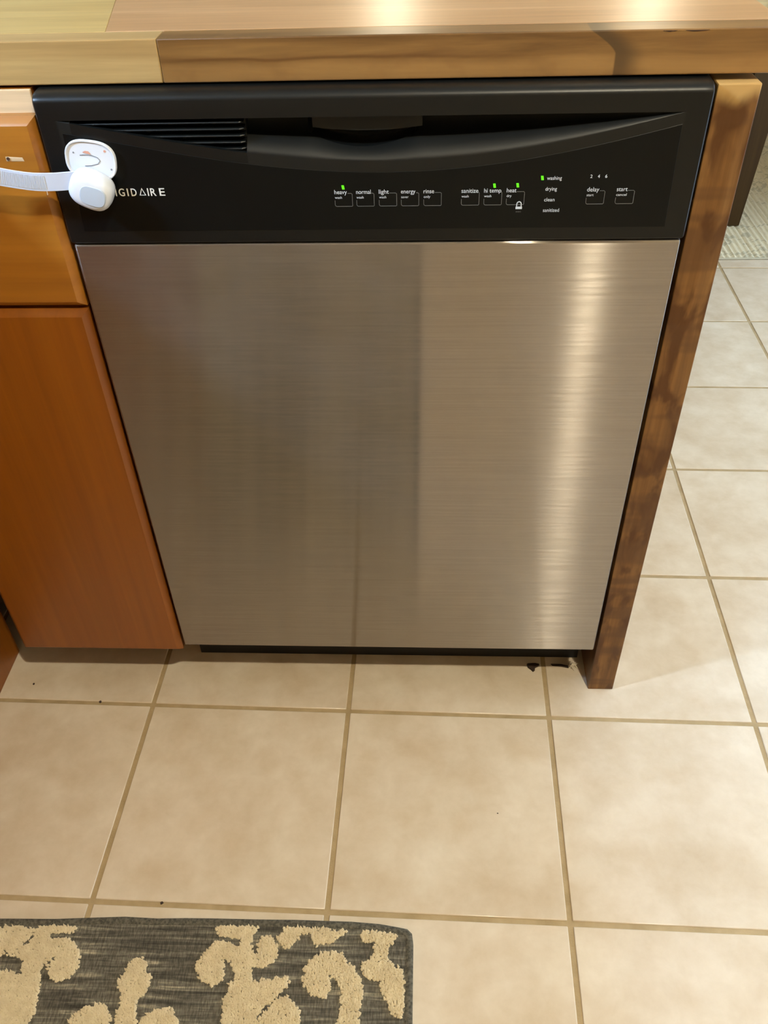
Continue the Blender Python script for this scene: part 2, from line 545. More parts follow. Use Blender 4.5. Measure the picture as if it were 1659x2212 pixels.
# ------------------------------------------------------------------ peninsula countertop of glued boards
CYF, CZB, CZT = 0.020, 0.8663, 0.9021
XE = 0.662
ct = thing('countertop', 'long butcher block countertop of pale and brown boards above the dishwasher', 'countertop', (0.0, CYF, CZB))
def board(lo, hi, mat, parent, bev=0.0012):
    return box('board', lo, hi, M[mat], parent, bev, 2)
board((X0 + .001, CYF, CZB), (0.1172, CYF + .030, CZT), 'wood_pale', ct)
board((0.1174, CYF, CZB), (XE, CYF + .030, CZT), 'wood_front', ct)
for k, (a, b, s1) in enumerate([(.0302, .205, .028), (.2052, .38, .30), (.3802, .555, -.05), (.5552, .68, .22)]):
    pair = (board((X0 + .001, CYF + a, CZB), (s1 - .0001, CYF + b, CZT - .0001 * (k % 2)), 'wood_top_pale', ct, 0.0007),
            board((s1 + .0001, CYF + a, CZB), (XE, CYF + b, CZT - .0001 * (k % 2)), 'wood_top', ct, 0.0007))
    if k == 0:                                  # this row meets in a slanting scarf joint
        for o in pair:
            for v in o.data.vertices:
                if abs(v.co.x - s1) < .004:
                    v.co.x += 0.036 * (1 - (v.co.y - CYF - a) / (b - a))
            o.data.update()
# splintered bits along the front arris
def chip(name, x, w, h, parent, mat, y=CYF - .0004, z=CZT - .001, dep=.0012):
    n = 7; V = []; F = []
    prof = [(-w / 2 + w * i / (n - 1), h * (0.35 + 0.65 * random.random()) * math.sin(math.pi * (i + .35) / (n - .3))) for i in range(n)]
    for yy in (y, y + dep):
        V += [(x + p[0], yy, z) for p in prof] + [(x + p[0], yy, z - p[1]) for p in prof]
    for i in range(n - 1):
        F += [(i, n + i, n + i + 1, i + 1), (2 * n + i, 2 * n + i + 1, 3 * n + i + 1, 3 * n + i), (i, i + 1, 2 * n + i + 1, 2 * n + i), (n + i, 3 * n + i, 3 * n + i + 1, n + i + 1)]
    return finish(name, pydata(name, V, F), mat, parent)
M['crack'] = Mat('dark_split_wood', (58, 34, 12), 0.8)
chip('split', 0.583, 0.020, 0.0016, ct, M['crack'])
chip('split', 0.560, 0.012, 0.0010, ct, M['crack'])

# side counter on the left (outside the frame, its edge shades the cabinets)
XS = -0.18
c2 = thing('side_countertop', 'butcher block countertop running along the left wall', 'countertop', (XS, -0.8, CZB))
for a, b in ((-.92, -.55), (-.5498, -.215), (-.2148, XS)):
    board((max(a, X0 + .001), -1.6, CZB), (b, CYF - .0005, CZT), 'wood_pale', c2)

# ------------------------------------------------------------------ end panel
ep = box('end_panel', (0.6078, 0.012, 0.0), (0.6456, 0.62, 0.8606), M['end_panel'], None, 0.0014, 2)
tag(ep, 'blotchy brown stained wooden end panel standing right of the dishwasher', 'end panel')

# ------------------------------------------------------------------ dishwasher
DW = 0.603
dw = thing('dishwasher', 'built-in dishwasher with black control panel and brushed steel door', 'dishwasher', (DW / 2, 0.0, 0.0))
ZL, ZCB, ZTOP = 0.8413, 0.7250, 0.8640
_px = np.array([0.0199, 0.0708, 0.1328, 0.1861, 0.2382, 0.3022, 0.3661, 0.4207, 0.4639, 0.5058, 0.5471, 0.5805])
_pz = np.array([0.8408, 0.8309, 0.8199, 0.8118, 0.8054, 0.8021, 0.8042, 0.8085, 0.8159, 0.8235, 0.8328, 0.8413])
_cf = np.polyfit(_px - 0.3, _pz, 5)
def zcurve(x):
    if x <= 0.0195 or x >= 0.5805: return ZL
    return min(ZL, float(np.polyval(_cf, x - 0.3)))
VX0, VX1 = 0.030, 0.1888
BX, BW = 0.2965, 0.085
def panel_profile(x):
    zc = zcurve(x); H = ZL - zc
    d1, zm = 0.55 * H, zc + 0.50 * H
    P = [(0.0, zc)]
    vent = VX0 < x < VX1 and H > 0.0022
    bowl = abs(x - BX) < BW
    zb = ZL - 0.0290 * (1 - ((x - BX) / BW) ** 2) if bowl else ZL
    if vent:
        P += [(0.0012, zc + .0004)] + [(0.0012 + 0.011 * k / 8, zc + .0006) for k in range(1, 9)]
        P += [(0.0124, zc + .001), (0.0126, ZL - .0003)]
    else:
        top = min(zm, zb)
        yt = d1 * (top - zc) / max(zm - zc, 1e-6)
        for k in range(1, 10):
            s = k / 9
            # softly rounded shoulder, then a straight ramp facing up and out
            P.append((yt * (s ** 1.35), zc + (top - zc) * (s ** 0.92)))
        if bowl and zb < zm:
            P += [(0.046, top - .002), (0.046, ZL - .0003)]
        else:
            P += [(d1 + 0.18 * H, zm + 0.22 * H), (d1 + 0.24 * H, ZL - .0001)]
    return P
# columns
xs = set(np.linspace(0.004, DW - 0.004, 150).tolist())
for e in (VX0, VX1): xs |= {e - .0002, e + .0002}
for e in (BX - BW, BX + BW, BX - BW * .7, BX + BW * .7): xs |= {e - .0001, e + .0001}
xs |= set(np.linspace(0.015, 0.06, 20).tolist()) | set(np.linspace(0.54, 0.585, 20).tolist()) | set(np.linspace(.2, .4, 60).tolist())
xs = sorted(xs)
def full_col(x, inset=0.0, zin=0.0):
    """(y,z) rows of one column; inset pushes the front back near the side edges"""
    lo = [(0.045, ZCB + zin), (0.004, ZCB + zin), (0.0012, ZCB + .0004 + zin), (0.0, ZCB + .0018 + zin), (0.0, ZCB + .012)]
    mid = panel_profile(x)
    up = [(0.0, ZL + .0002), (0.0, ZL + .006)]
    for k in range(0, 9):
        a = math.pi / 2 * k / 8
        up.append((0.012 * (1 - math.cos(a)), ZTOP - 0.0075 + 0.0075 * math.sin(a) - zin))
    up += [(0.03, ZTOP + .0010 - zin), (0.045, ZTOP + .0010 - zin)]
    return [(y + inset if y < 0.04 else y, z) for y, z in lo + mid + up]
cols = []
for x, ins, zi in ((0.0, 0.045, .002), (0.0, 0.0045, .002), (0.0004, .0018, .001), (0.0018, .0004, .0003)):
    cols.append([(x, min(y, .045) if ins < .04 else .045, z) for y, z in full_col(0.004, ins, zi)])
for x in xs: cols.append([(x, y, z) for y, z in full_col(x)])
for x, ins, zi in ((DW - .0018, .0004, .0003), (DW - .0004, .0018, .001), (DW, .0045, .002), (DW, .045, .002)):
    cols.append([(x, min(y, .045) if ins < .04 else .045, z) for y, z in full_col(DW - .004, ins, zi)])
nr = len(cols[0]); V = [p for c in cols for p in c]; F = []
for i in range(len(cols) - 1):
    for j in range(nr - 1):
        F.append((i * nr + j, (i + 1) * nr + j, (i + 1) * nr + j + 1, i * nr + j + 1))
cp = finish('control_panel', pydata('control_panel', V, F), M['black'], dw, 28)

# raised film with the touch controls
top_edge = [(x, min(zcurve(x) - 0.0097, 0.8345)) for x in np.linspace(0.0215, 0.5800, 60)]
ring = [(0.0180, 0.7380), (0.5822, 0.7376)] + [(x, z) for x, z in reversed(top_edge)]
def offs(r, d):
    c = Vector((0.3, 0.775)); out = []
    for p in r:
        v = Vector(p) - c
        out.append((p[0] - math.copysign(d, v.x), p[1] - math.copysign(d, v.y)))
    return out
nv = len(ring)
rings = [[(x, 0.0003, z) for x, z in ring], [(x, -0.0003, z) for x, z in ring], [(x, -0.0005, z) for x, z in offs(ring, .0004)]]
Vf = [p for r in rings for p in r]; Ff = []
for k in range(2):
    for i in range(nv):
        j = (i + 1) % nv
        Ff.append((k * nv + i, k * nv + j, (k + 1) * nv + j, (k + 1) * nv + i))
tri = geometry.tessellate_polygon([[Vector((p[0], p[2], 0)) for p in rings[2]]])
Ff += [tuple(2 * nv + t for t in f) for f in tri]
film = finish('control_film', pydata('control_film', Vf, Ff), M['black_film'], cp)

# vent slats in the left end of the scoop
for k, zs in enumerate((0.8380, 0.8322, 0.8264, 0.8206, 0.8150)):
    xa = next(x for x in np.linspace(0.03, 0.19, 400) if zcurve(x) < zs - 0.0006)
    x1 = VX1 - .0004
    Vs = []
    for x, zt in ((xa, .2), (xa + .012, 1), (x1 - .004, 1), (x1 - .0008, .75), (x1, .3)):
        yf = 0.0016 if x < x1 - .001 else 0.0032
        Vs += [(x, yf + .0008, zs - .0017 * zt), (x, yf, zs - .0008 * zt), (x, yf + .0006, zs), (x, 0.0122, zs + .0010), (x, 0.0122, zs - .0010)]
    Fs = []
    for i in range(4):
        for j in range(5):
            Fs.append((i * 5 + j, i * 5 + (j + 1) % 5, (i + 1) * 5 + (j + 1) % 5, (i + 1) * 5 + j))
    Fs += [(0, 1, 2, 3, 4), (24, 23, 22, 21, 20)]
    finish('vent_slat', pydata('vent_slat', Vs, Fs), M['black'], cp)

# latch tab in the pocket handle
Vl = []; n = 16
for y in (0.010, 0.030):
    for i in range(n):
        t = i / (n - 1); x = 0.2500 + 0.1000 * t
        Vl += [(x, y, ZL + .001), (x, y, 0.8300 - 0.0032 * (1 - (2 * t - 1) ** 2))]
Fl = []
for i in range(n - 1):
    a, b = 2 * i, 2 * n + 2 * i
    Fl += [(a, a + 1, a + 3, a + 2), (b, b + 2, b + 3, b + 1), (a + 1, b + 1, b + 3, a + 3), (a, a + 2, b + 2, b)]
Fl += [(0, 2 * n, 2 * n + 1, 1), (2 * n - 2, 2 * n - 1, 4 * n - 1, 4 * n - 2)]
finish('latch', pydata('latch', Vl, Fl), M['latch'], cp)

# maker's lettering (first letter sits behind the strap lock)
LZ, LH = 0.7730, 0.0075
for ch, xa, xb in (('F', .0435, .0475), ('R', .0498, .0552), ('I', .0578, .0590), ('G', .0611, .0668), ('I', .0692, .0704), ('D', .0730, .0783), ('I', .0888, .0900), ('R', .0917, .0971), ('E', .1002, .1056)):
    text('logo_letter', ch, xa, LZ, M['logo'], cp, LH, xb - xa, -0.0009, 0.012)
ribbon('logo_letter', [(.0812, LZ + .0006), (.0866, LZ + .0006), (.0839, LZ + LH - .0006)], .00115, -0.0009, M['logo'], cp, True)

# touch buttons
BZ0, BZ1, BWD = 0.7607, 0.7731, 0.0168
def button(x, main, wid, sub, swid, z=0.0, dz1=0.0):
    r = .0015
    x1, z0, z1 = x + BWD, BZ0 + z, BZ1 + z
    pts = [(x + .0002, 0.7666 + z), (x + .0002, z0 + r), (x + .0007, z0 + .0005), (x + r, z0), (x1 - .0006, z0), (x1, z0 + .0006), (x1, z1 - .0008), (x1 - .0010, z1)]
    if x + wid + .0006 < x1 - .0016: pts.append((x + wid + .0006, z1))
    ribbon('button_outline', pts, .00050, -0.0008, M['print_dim'], cp)
    text('button_lettering', main, x, 0.7726 + z, M['print'], cp, .0042, wid, -0.0009, 0.004)
    text('button_lettering', sub, x + .0002, 0.7682 + z, M['print'], cp, .0025, swid, -0.0009, 0.004)
for x, a, w, b, sw in ((.2672, 'heavy', .0119, 'wash', .0068), (.2878, 'normal', .0139, 'wash', .0068), (.3092, 'light', .0095, 'wash', .0068), (.3301, 'energy', .0136, 'saver', .0070), (.3514, 'rinse', .0099, 'only', .0062),
                      (.3869, 'sanitize', .0158, 'wash', .0068), (.4081, 'hi temp', .0160, 'wash', .0068), (.4292, 'heat', .0090, 'dry', .0046), (.5037, 'delay', .0112, 'start', .0064), (.5310, 'start', .0100, 'cancel', .0097)):
    button(x, a, w, b, sw)
for s, x, z, w in (('washing', .4655, .7838, .0136), ('drying', .4650, .7738, .0107), ('clean', .4648, .7637, .0097), ('sanitized', .4646, .7536, .0152)):
    text('status_lettering', s, x, z, M['print'], cp, .0036, w, -0.0009, 0.003)
for s, x in (('2', .5050), ('4', .5118), ('6', .5186)):
    text('hour_numeral', s, x, .7851, M['print'], cp, .0032, .0020, -0.0009, 0.01)
for x, z in ((.2757, .7789), (.4175, .7790), (.4390, .7791), (.4612, .7856)):
    V8 = [(x + a * .0011 - b * .0003, yy, z + b * .0018) for yy in (-.0004, -.0012) for a, b in ((-1, -1), (1, -1), (1, 1), (-1, 1))]
    me = pydata('indicator_light', V8, [(0, 1, 2, 3), (4, 5, 6, 7), (0, 1, 5, 4), (1, 2, 6, 5), (2, 3, 7, 6), (3, 0, 4, 7)])
    finish('indicator_light', me, M['led'], cp)
# padlock symbol
lk = [(.4395, .7590), (.4395, .7612)] + [(.4416 - .0021 * math.cos(math.pi * k / 6), .7612 + .0024 * math.sin(math.pi * k / 6)) for k in range(1, 6)] + [(.4437, .7612), (.4437, .7590)]
ribbon('padlock_shackle', lk, .0009, -0.0009, M['print'], cp)
box('padlock_body', (.4386, -.0010, .7566), (.4446, -.0006, .7588), M['print'], cp)
text('status_lettering', 'sec', .4390, .7534, M['print_dim'], cp, .0020, .0050, -0.0009, 0.003)

# steel door
dp = box('door_panel', (0.0022, 0.0012, 0.1055), (DW - .0022, 0.046, ZCB - .0012), M['steel'], dw, 0.0024, 3)
# tub behind the door and kick plate
box('tub', (0.006, 0.047, 0.115), (DW - .006, 0.58, 0.858), M['slot'], dw)
box('kick_plate', (-0.004, 0.072, 0.002), (DW - .004, 0.085, 0.112), M['slot'], dw)

# ------------------------------------------------------------------ base cabinet left of the dishwasher
def lip_front(name, x0, x1, z0, z1, mat, parent, yf=0.0, yb=0.0175, lip=0.0085, step=0.0075):
    R = []
    def rect(d, y): return [(x0 + d, y, z0 + d), (x1 - d, y, z0 + d), (x1 - d, y, z1 - d), (x0 + d, y, z1 - d)]
    R = [rect(0.0008, yb), rect(0, yb - .0008), rect(0, yf + step), rect(0.0012, yf + step - .0012), rect(lip * .55, yf + .0022), rect(lip * .85, yf + .0004), rect(lip * 1.15, yf)]
    return finish(name, loft(name, R), mat, parent, 25)
bc = thing('base_cabinet', 'honey coloured wooden base cabinet left of the dishwasher', 'cabinet', (-0.12, 0.02, 0.0))
box('carcass', (-0.252, 0.0195, 0.095), (-0.0055, 0.60, 0.8640), M['honey'], bc)
box('face_rail', (-0.252, 0.0155, 0.8385), (-0.0048, 0.0194, 0.8640), M['rail'], bc, 0.0008)
df = lip_front('drawer_front', -0.2455, -0.0030, 0.6545, 0.8445, M['honey_drawer'], bc)
lip_front('door', -0.2455, -0.0030, 0.0905, 0.6510, M['honey'], bc)
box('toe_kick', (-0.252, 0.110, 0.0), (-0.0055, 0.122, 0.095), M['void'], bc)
# chipped screw hole and scuffs on the drawer front
hole = finish('chip_mark', pydata('chip_mark', [(-.0385, -.0002, .8065), (-.0215, -.0002, .8062), (-.0225, -.0002, .8098), (-.0385, -.0002, .8108), (-.0365, -.0004, .8074), (-.0245, -.0004, .8072), (-.0255, -.0004, .8090), (-.0365, -.0004, .8098)], [(0, 1, 5, 4), (1, 2, 6, 5), (2, 3, 7, 6), (3, 0, 4, 7), (4, 5, 6, 7)]), M['rail'], df)
finish('screw_hole', lathe_mesh('screw_hole', [(.0015, 0), (.0015, .0008)], 10), M['crack'], df, None, (-.0362, -.0004, .8089), (math.radians(90), 0, 0))
finish('scuff_mark', pydata('scuff_mark', [(-.0092, -.0002, .7745), (-.0082, -.0002, .7745), (-.0078, -.0002, .7800), (-.0086, -.0002, .7802)], [(0, 1, 2, 3)]), M['rail'], df)

# cabinet along the left wall
sb = thing('side_cabinet', 'honey orange wooden cabinet in the shaded inside corner at left', 'cabinet', (-0.6, -0.75, 0.0))
box('carcass', (X0 + .002, -1.58, 0.0), (-0.305, 0.072, 0.8640), M['honey'], sb, 0.001)
box('corner_shade_board', (X0 + .002, 0.22, 0.0), (-0.256, 0.235, 0.8640), M['void'], sb)  # added dark board standing in for the shade deep in the corner gap
def lip_side(name, y0, y1, z0, z1, mat, parent):
    R = []
    def rect(d, x): return [(x, y0 + d, z0 + d), (x, y1 - d, z0 + d), (x, y1 - d, z1 - d), (x, y0 + d, z1 - d)]
    return finish(name, loft(name, [rect(0, -.3045), rect(0, -.295), rect(.004, -.2895), rect(.0085, -.2875)]), mat, parent, 25)
for a, b in ((-.62, -.13), (-1.12, -.63), (-1.57, -1.13)):
    lip_side('drawer_front', a, b, .6545, .8445, M['honey_drawer'], sb)
    lip_side('door', a, b, .0905, .6510, M['honey'], sb)

# ------------------------------------------------------------------ child safety strap lock
sl = thing('strap_lock', 'white plastic child safety strap lock stuck on the control panel', 'strap lock', (0.043, 0.0, 0.79))
PC, PT = (0.0428, 0.8074), -0.13
rg = [super_ring(*PC, .0225, .0172, -.0006, 2.7, 44, PT), super_ring(*PC, .0235, .0182, -.0016, 2.7, 44, PT), super_ring(*PC, .0235, .0182, -.0042, 2.7, 44, PT), super_ring(*PC, .0230, .0177, -.0050, 2.7, 44, PT), super_ring(*PC, .0222, .0170, -.0050, 2.7, 44, PT), super_ring(*PC, .0213, .0162, -.0038, 2.7, 44, PT)]
pl = finish('mount_plate', loft('mount_plate', rg), M['white_plastic'], sl, 35)
ribbon('catch_slot', [(.0338, .8126), (.0400, .8128), (.0450, .8121), (.0499, .8099), (.0516, .8072), (.0491, .8044), (.0426, .8030), (.0364, .8028)], .0006, -.0042, M['groove'], pl)
ribbon('catch_slot', [(.0399, .7962), (.0468, .7970)], .0009, -.0042, M['groove'], pl)
for x, z, r, mt in ((.0284, .8150, .0008, 'groove'), (.0578, .8156, .0011, 'adhesive'), (.0604, .7990, .0009, 'groove')):
    finish('peg_hole', lathe_mesh('peg_hole', [(r, 0), (r, .0003)], 10), M[mt], pl, 40, (x, -.0038, z), (math.radians(90), 0, 0))
V5 = [(.0366, -.0041, .8150), (.0395, -.0042, .8164), (.0425, -.0042, .8160), (.0446, -.0041, .8128), (.0410, -.0042, .8138)]
finish('glue_residue', pydata('glue_residue', V5, [(0, 1, 4), (1, 2, 4), (2, 3, 4)]), M['adhesive'], pl)
KC, KT = (0.0412, 0.7846), -0.45
def kr(sx, y, e=2.7): return super_ring(KC[0], KC[1], .0200 * sx, .0168 * sx, y, e, 44, KT)
bk = finish('buckle', loft('buckle', [kr(.90, -.0056), kr(.985, -.0075), kr(1.0, -.0110), kr(1.0, -.0170), kr(.965, -.0205), kr(.88, -.0235), kr(.74, -.0252), kr(.55, -.0260)]), M['white_plastic'], sl, 50)
def br(s, y): return super_ring(0.0446, 0.7822, .0120 * s, .0092 * s, y, 3.0, 36, -.32)
finish('release_button', loft('release_button', [br(1.0, -.0235), br(1.0, -.0258), br(.94, -.0266), br(.7, -.0268)]), M['grey_button'], bk, 40)
# strap
ctrl = [(.046, -.0125, .7915), (.030, -.0160, .7938), (.012, -.0195, .7940), (-.006, -.0215, .7948), (-.022, -.0225, .7972), (-.040, -.0240, .8012), (-.075, -.0320, .8110), (-.125, -.0600, .8190), (-.180, -.1000, .8180), (-.230, -.1500, .8100), (-.262, -.1900, .8020), (-.2800, -.2150, .7990)]
def catmull(P, n):
    P = [Vector(p) for p in P]; out = []
    for i in range(len(P) - 1):
        a, b, c, d = P[max(i - 1, 0)], P[i], P[i + 1], P[min(i + 2, len(P) - 1)]
        for k in range(n):
            t = k / n
            out.append(0.5 * ((2 * b) + (-a + c) * t + (2 * a - 5 * b + 4 * c - d) * t * t + (-a + 3 * b - 3 * c + d) * t ** 3))
    out.append(P[-1]); return out
path = catmull(ctrl, 6)
SWD, STK = 0.0166, 0.0015
rgs = []
frames = []
for i, p in enumerate(path):
    tg = (path[min(i + 1, len(path) - 1)] - path[max(i - 1, 0)]).normalized()
    nr_ = Vector((0, 0, 1)).cross(tg).normalized()
    up = tg.cross(nr_).normalized()
    if up.z < 0: up = -up
    h, t = SWD / 2, STK / 2
    frames.append((p, tg, nr_, up))
    rgs.append([p + up * h * a + nr_ * t * b for a, b in ((1, .5), (.96, 1), (-.96, 1), (-1, .5), (-1, -.5), (-.96, -1), (.96, -1), (1, -.5))])
st = finish('strap', loft('strap', rgs), M['strap'], sl, 30)
acc = 0
for i in range(1, len(path) - 8):
    p, tg, nr_, up = frames[i]
    for q in (0.0, 0.5):
        c = p.lerp(path[i + 1], q)
        if not (-0.045 < c.x < 0.002): continue
        sgn = 1 if nr_.y < 0 else -1
        c = c + nr_ * sgn * (STK / 2)
        Vr = [c + up * a * .0062 + tg * b * .0007 + nr_ * sgn * d for a, b, d in ((-1, -1, -.0002), (1, -1, -.0002), (1, 1, -.0002), (-1, 1, -.0002), (-1, 0, .0006), (1, 0, .0006))]
        finish('strap_ridge', pydata('strap_ridge', Vr, [(0, 1, 5, 4), (2, 3, 4, 5), (1, 2, 5), (3, 0, 4), (0, 3, 2, 1)]), M['strap'], st)
# anchor pad on the side cabinet
def ar(s, x): return [(x, -.222 + q[0], .799 + q[2]) for q in super_ring(0, 0, .022 * s, .017 * s, 0, 2.7, 32)]
finish('anchor_pad', loft('anchor_pad', [ar(.96, -.2872), ar(1, -.2860), ar(1, -.2830), ar(.9, -.2812)]), M['white_plastic'], sl, 40)

# ------------------------------------------------------------------ kitchen rug
RUG_MOTIFS = [
    [(-0.1786,-0.3699),(-0.1661,-0.3687),(-0.1496,-0.3652),(-0.146,-0.3705),(-0.1356,-0.3679),(-0.1276,-0.3746),(-0.1268,-0.3815),(-0.1349,-0.3877),(-0.1288,-0.3913),(-0.1236,-0.3859),(-0.1212,-0.3745),(-0.1188,-0.3652),(-0.1103,-0.3618),(-0.0962,-0.3653),(-0.0855,-0.3635),(-0.0709,-0.3662),(-0.0769,-0.3725),(-0.1,-0.3731),(-0.1022,-0.3785),(-0.0911,-0.3805),(-0.0806,-0.3787),(-0.0692,-0.3844),(-0.0599,-0.3939),(-0.0563,-0.4055),(-0.0567,-0.4142),(-0.0617,-0.423),(-0.0769,-0.4283),(-0.0862,-0.4236),(-0.0906,-0.4152),(-0.0896,-0.4065),(-0.0843,-0.4012),(-0.0892,-0.4006),(-0.094,-0.4051),(-0.1011,-0.4119),(-0.0989,-0.4226),(-0.0931,-0.4393),(-0.0931,-0.4503),(-0.0894,-0.4651),(-0.095,-0.4706),(-0.0961,-0.4757),(-0.0945,-0.4824),(-0.1341,-0.4835),(-0.1595,-0.4186),(-0.1466,-0.4196),(-0.1374,-0.4194),(-0.1253,-0.4226),(-0.1212,-0.4211),(-0.1238,-0.4118),(-0.1235,-0.4059),(-0.1345,-0.4018),(-0.1457,-0.4014),(-0.1519,-0.3912),(-0.1505,-0.3844),(-0.1562,-0.3777),(-0.1716,-0.3796)],
    [(0.005,-0.4075),(0.0084,-0.4023),(0.0124,-0.4),(0.0173,-0.4006),(0.0206,-0.3983),(0.0253,-0.4076),(0.0278,-0.4147),(0.0338,-0.4203),(0.0351,-0.4287),(0.0341,-0.4371),(0.0277,-0.4414),(0.0238,-0.447),(0.0262,-0.4564),(0.0284,-0.4616),(0.0296,-0.472),(0.0313,-0.4786),(0.0065,-0.4794),(0.004,-0.4703),(0.0051,-0.461),(0.0066,-0.4502),(0.0051,-0.4393),(-0.0009,-0.4339),(-0.002,-0.4269),(0.0006,-0.4198),(0.0045,-0.414)],
    [(-0.0482,-0.4743),(-0.0473,-0.4678),(-0.0424,-0.4597),(-0.0349,-0.4548),(-0.0236,-0.4524),(-0.0137,-0.4501),(-0.0072,-0.4573),(-0.0012,-0.4652),(0.0017,-0.4729),(0.0036,-0.4795),(-0.0476,-0.481)],
    [(0.0325,-0.472),(0.0341,-0.4668),(0.0399,-0.46),(0.0492,-0.4523),(0.0552,-0.4555),(0.0615,-0.4506),(0.0709,-0.4591),(0.0778,-0.4668),(0.0823,-0.4771),(0.0342,-0.4786)],
    [(0.1026,-0.3569),(0.1317,-0.3546),(0.1545,-0.3578),(0.1502,-0.3656),(0.1472,-0.3718),(0.1485,-0.3852),(0.1526,-0.3917),(0.162,-0.3922),(0.1574,-0.3879),(0.1561,-0.379),(0.159,-0.3722),(0.164,-0.3687),(0.1723,-0.3718),(0.1776,-0.3784),(0.1813,-0.3902),(0.1798,-0.3983),(0.1711,-0.4021),(0.1677,-0.4051),(0.1533,-0.4062),(0.1535,-0.4126),(0.1564,-0.4217),(0.1626,-0.4223),(0.1682,-0.4193),(0.1772,-0.4183),(0.1877,-0.4173),(0.1973,-0.4157),(0.1983,-0.424),(0.1911,-0.4326),(0.1861,-0.4396),(0.1779,-0.4452),(0.1715,-0.4521),(0.1653,-0.4603),(0.1644,-0.4643),(0.1686,-0.4628),(0.1761,-0.4533),(0.1838,-0.4451),(0.189,-0.4395),(0.1978,-0.4379),(0.2075,-0.4444),(0.2143,-0.4522),(0.2167,-0.4666),(0.2174,-0.4732),(0.1298,-0.4757),(0.1279,-0.4692),(0.126,-0.4548),(0.125,-0.4413),(0.13,-0.4357),(0.1288,-0.4246),(0.1362,-0.423),(0.1322,-0.4132),(0.1282,-0.4033),(0.1254,-0.4005),(0.1142,-0.3986),(0.1185,-0.405),(0.121,-0.4192),(0.1175,-0.4249),(0.1089,-0.4273),(0.0943,-0.4228),(0.0856,-0.4103),(0.0876,-0.3972),(0.0964,-0.3866),(0.1028,-0.379),(0.1182,-0.3771),(0.127,-0.3828),(0.1353,-0.3811),(0.1349,-0.3736),(0.1285,-0.373),(0.111,-0.372),(0.105,-0.3699),(0.1028,-0.3623)],
    [(0.1877,-0.3569),(0.1994,-0.3551),(0.204,-0.3603),(0.216,-0.3546),(0.221,-0.3576),(0.2385,-0.3587),(0.245,-0.3608),(0.2615,-0.3611),(0.2549,-0.3673),(0.2477,-0.375),(0.2354,-0.3769),(0.2263,-0.3794),(0.2208,-0.3713),(0.2187,-0.3653),(0.2085,-0.3656),(0.2023,-0.3733),(0.1983,-0.3794),(0.1934,-0.384),(0.1844,-0.3805),(0.1771,-0.3725),(0.1842,-0.3662)],
    [(0.2788,-0.3621),(0.2874,-0.3612),(0.3,-0.3623),(0.314,-0.3627),(0.3242,-0.3647),(0.3205,-0.3701),(0.3176,-0.3761),(0.3146,-0.3792),(0.3127,-0.3909),(0.3182,-0.3966),(0.3244,-0.4021),(0.3328,-0.4048),(0.3323,-0.4133),(0.3348,-0.4271),(0.3328,-0.4408),(0.3317,-0.4541),(0.3229,-0.4531),(0.3191,-0.4492),(0.3151,-0.4399),(0.3089,-0.4306),(0.3053,-0.4168),(0.2947,-0.415),(0.2854,-0.4104),(0.2817,-0.399),(0.2937,-0.3944),(0.2964,-0.3856),(0.2997,-0.3736),(0.2849,-0.3733),(0.2791,-0.3674)],
    [(0.2136,-0.4052),(0.2192,-0.4008),(0.2246,-0.3934),(0.2348,-0.3872),(0.2471,-0.3862),(0.2595,-0.3873),(0.2647,-0.3952),(0.2728,-0.4022),(0.2795,-0.4119),(0.2861,-0.4216),(0.2862,-0.4367),(0.2833,-0.4502),(0.2841,-0.4646),(0.2845,-0.4712),(0.2542,-0.4721),(0.2566,-0.4654),(0.2616,-0.4549),(0.2605,-0.4401),(0.261,-0.4278),(0.2544,-0.4197),(0.2478,-0.4128),(0.2431,-0.4115),(0.2484,-0.4198),(0.2477,-0.4296),(0.244,-0.4379),(0.2349,-0.4368),(0.2257,-0.4343),(0.2191,-0.4276),(0.2144,-0.4194),(0.2159,-0.4123)],
]
RUG_EDGE = [(-0.1722, -0.3571), (-0.1019, -0.3558), (-0.0558, -0.3529), (-0.0154, -0.3507), (0.0258, -0.3518), (0.0605, -0.3504), (0.1011, -0.3498), (0.1532, -0.3496), (0.1992, -0.3489), (0.2338, -0.3491), (0.2682, -0.3493), (0.3026, -0.3512), (0.3255, -0.3545), (0.3368, -0.3564), (0.3426, -0.3617), (0.3444, -0.3747), (0.3443, -0.4163), (0.3444, -0.4612)]

rug = thing('kitchen_rug', 'charcoal woven rug with raised cream scroll pattern at lower left', 'rug', (0.05, -0.8, 0.0))
RB = -1.75
outline = [(-0.252, -0.3580)] + RUG_EDGE + [(0.347, -0.62), (0.349, -0.9), (0.3465, RB + .012), (0.340, RB + .003), (0.33, RB), (-0.24, RB), (-0.252, RB + .01)]
outline = outline[::-1]
def inset(poly, d):
    out = []; n = len(poly)
    for i in range(n):
        a, b, c = Vector(poly[i - 1]), Vector(poly[i]), Vector(poly[(i + 1) % n])
        t1 = (b - a).normalized(); t2 = (c - b).normalized()
        n1 = Vector((-t1.y, t1.x)); n2 = Vector((-t2.y, t2.x))
        m = (n1 + n2).normalized()
        out.append(tuple(b + m * d))
    return out
_area = sum(outline[i - 1][0] * outline[i][1] - outline[i][0] * outline[i - 1][1] for i in range(len(outline)))
sg = 1.0 if _area > 0 else -1.0
o0 = outline; o1 = inset(outline, sg * .0010); o2 = inset(outline, sg * .0035); o3 = inset(outline, sg * .0085); o4 = inset(outline, sg * .0100)
nb = len(outline)
Vb = [(x, y, z) for r, z in ((o0, 0.0005), (o0, .0045), (o1, .0066), (o2, .0076), (o3, .0070), (o4, .0050)) for x, y in r]
Fb = [(k * nb + i, k * nb + (i + 1) % nb, (k + 1) * nb + (i + 1) % nb, (k + 1) * nb + i) for k in range(5) for i in range(nb)]
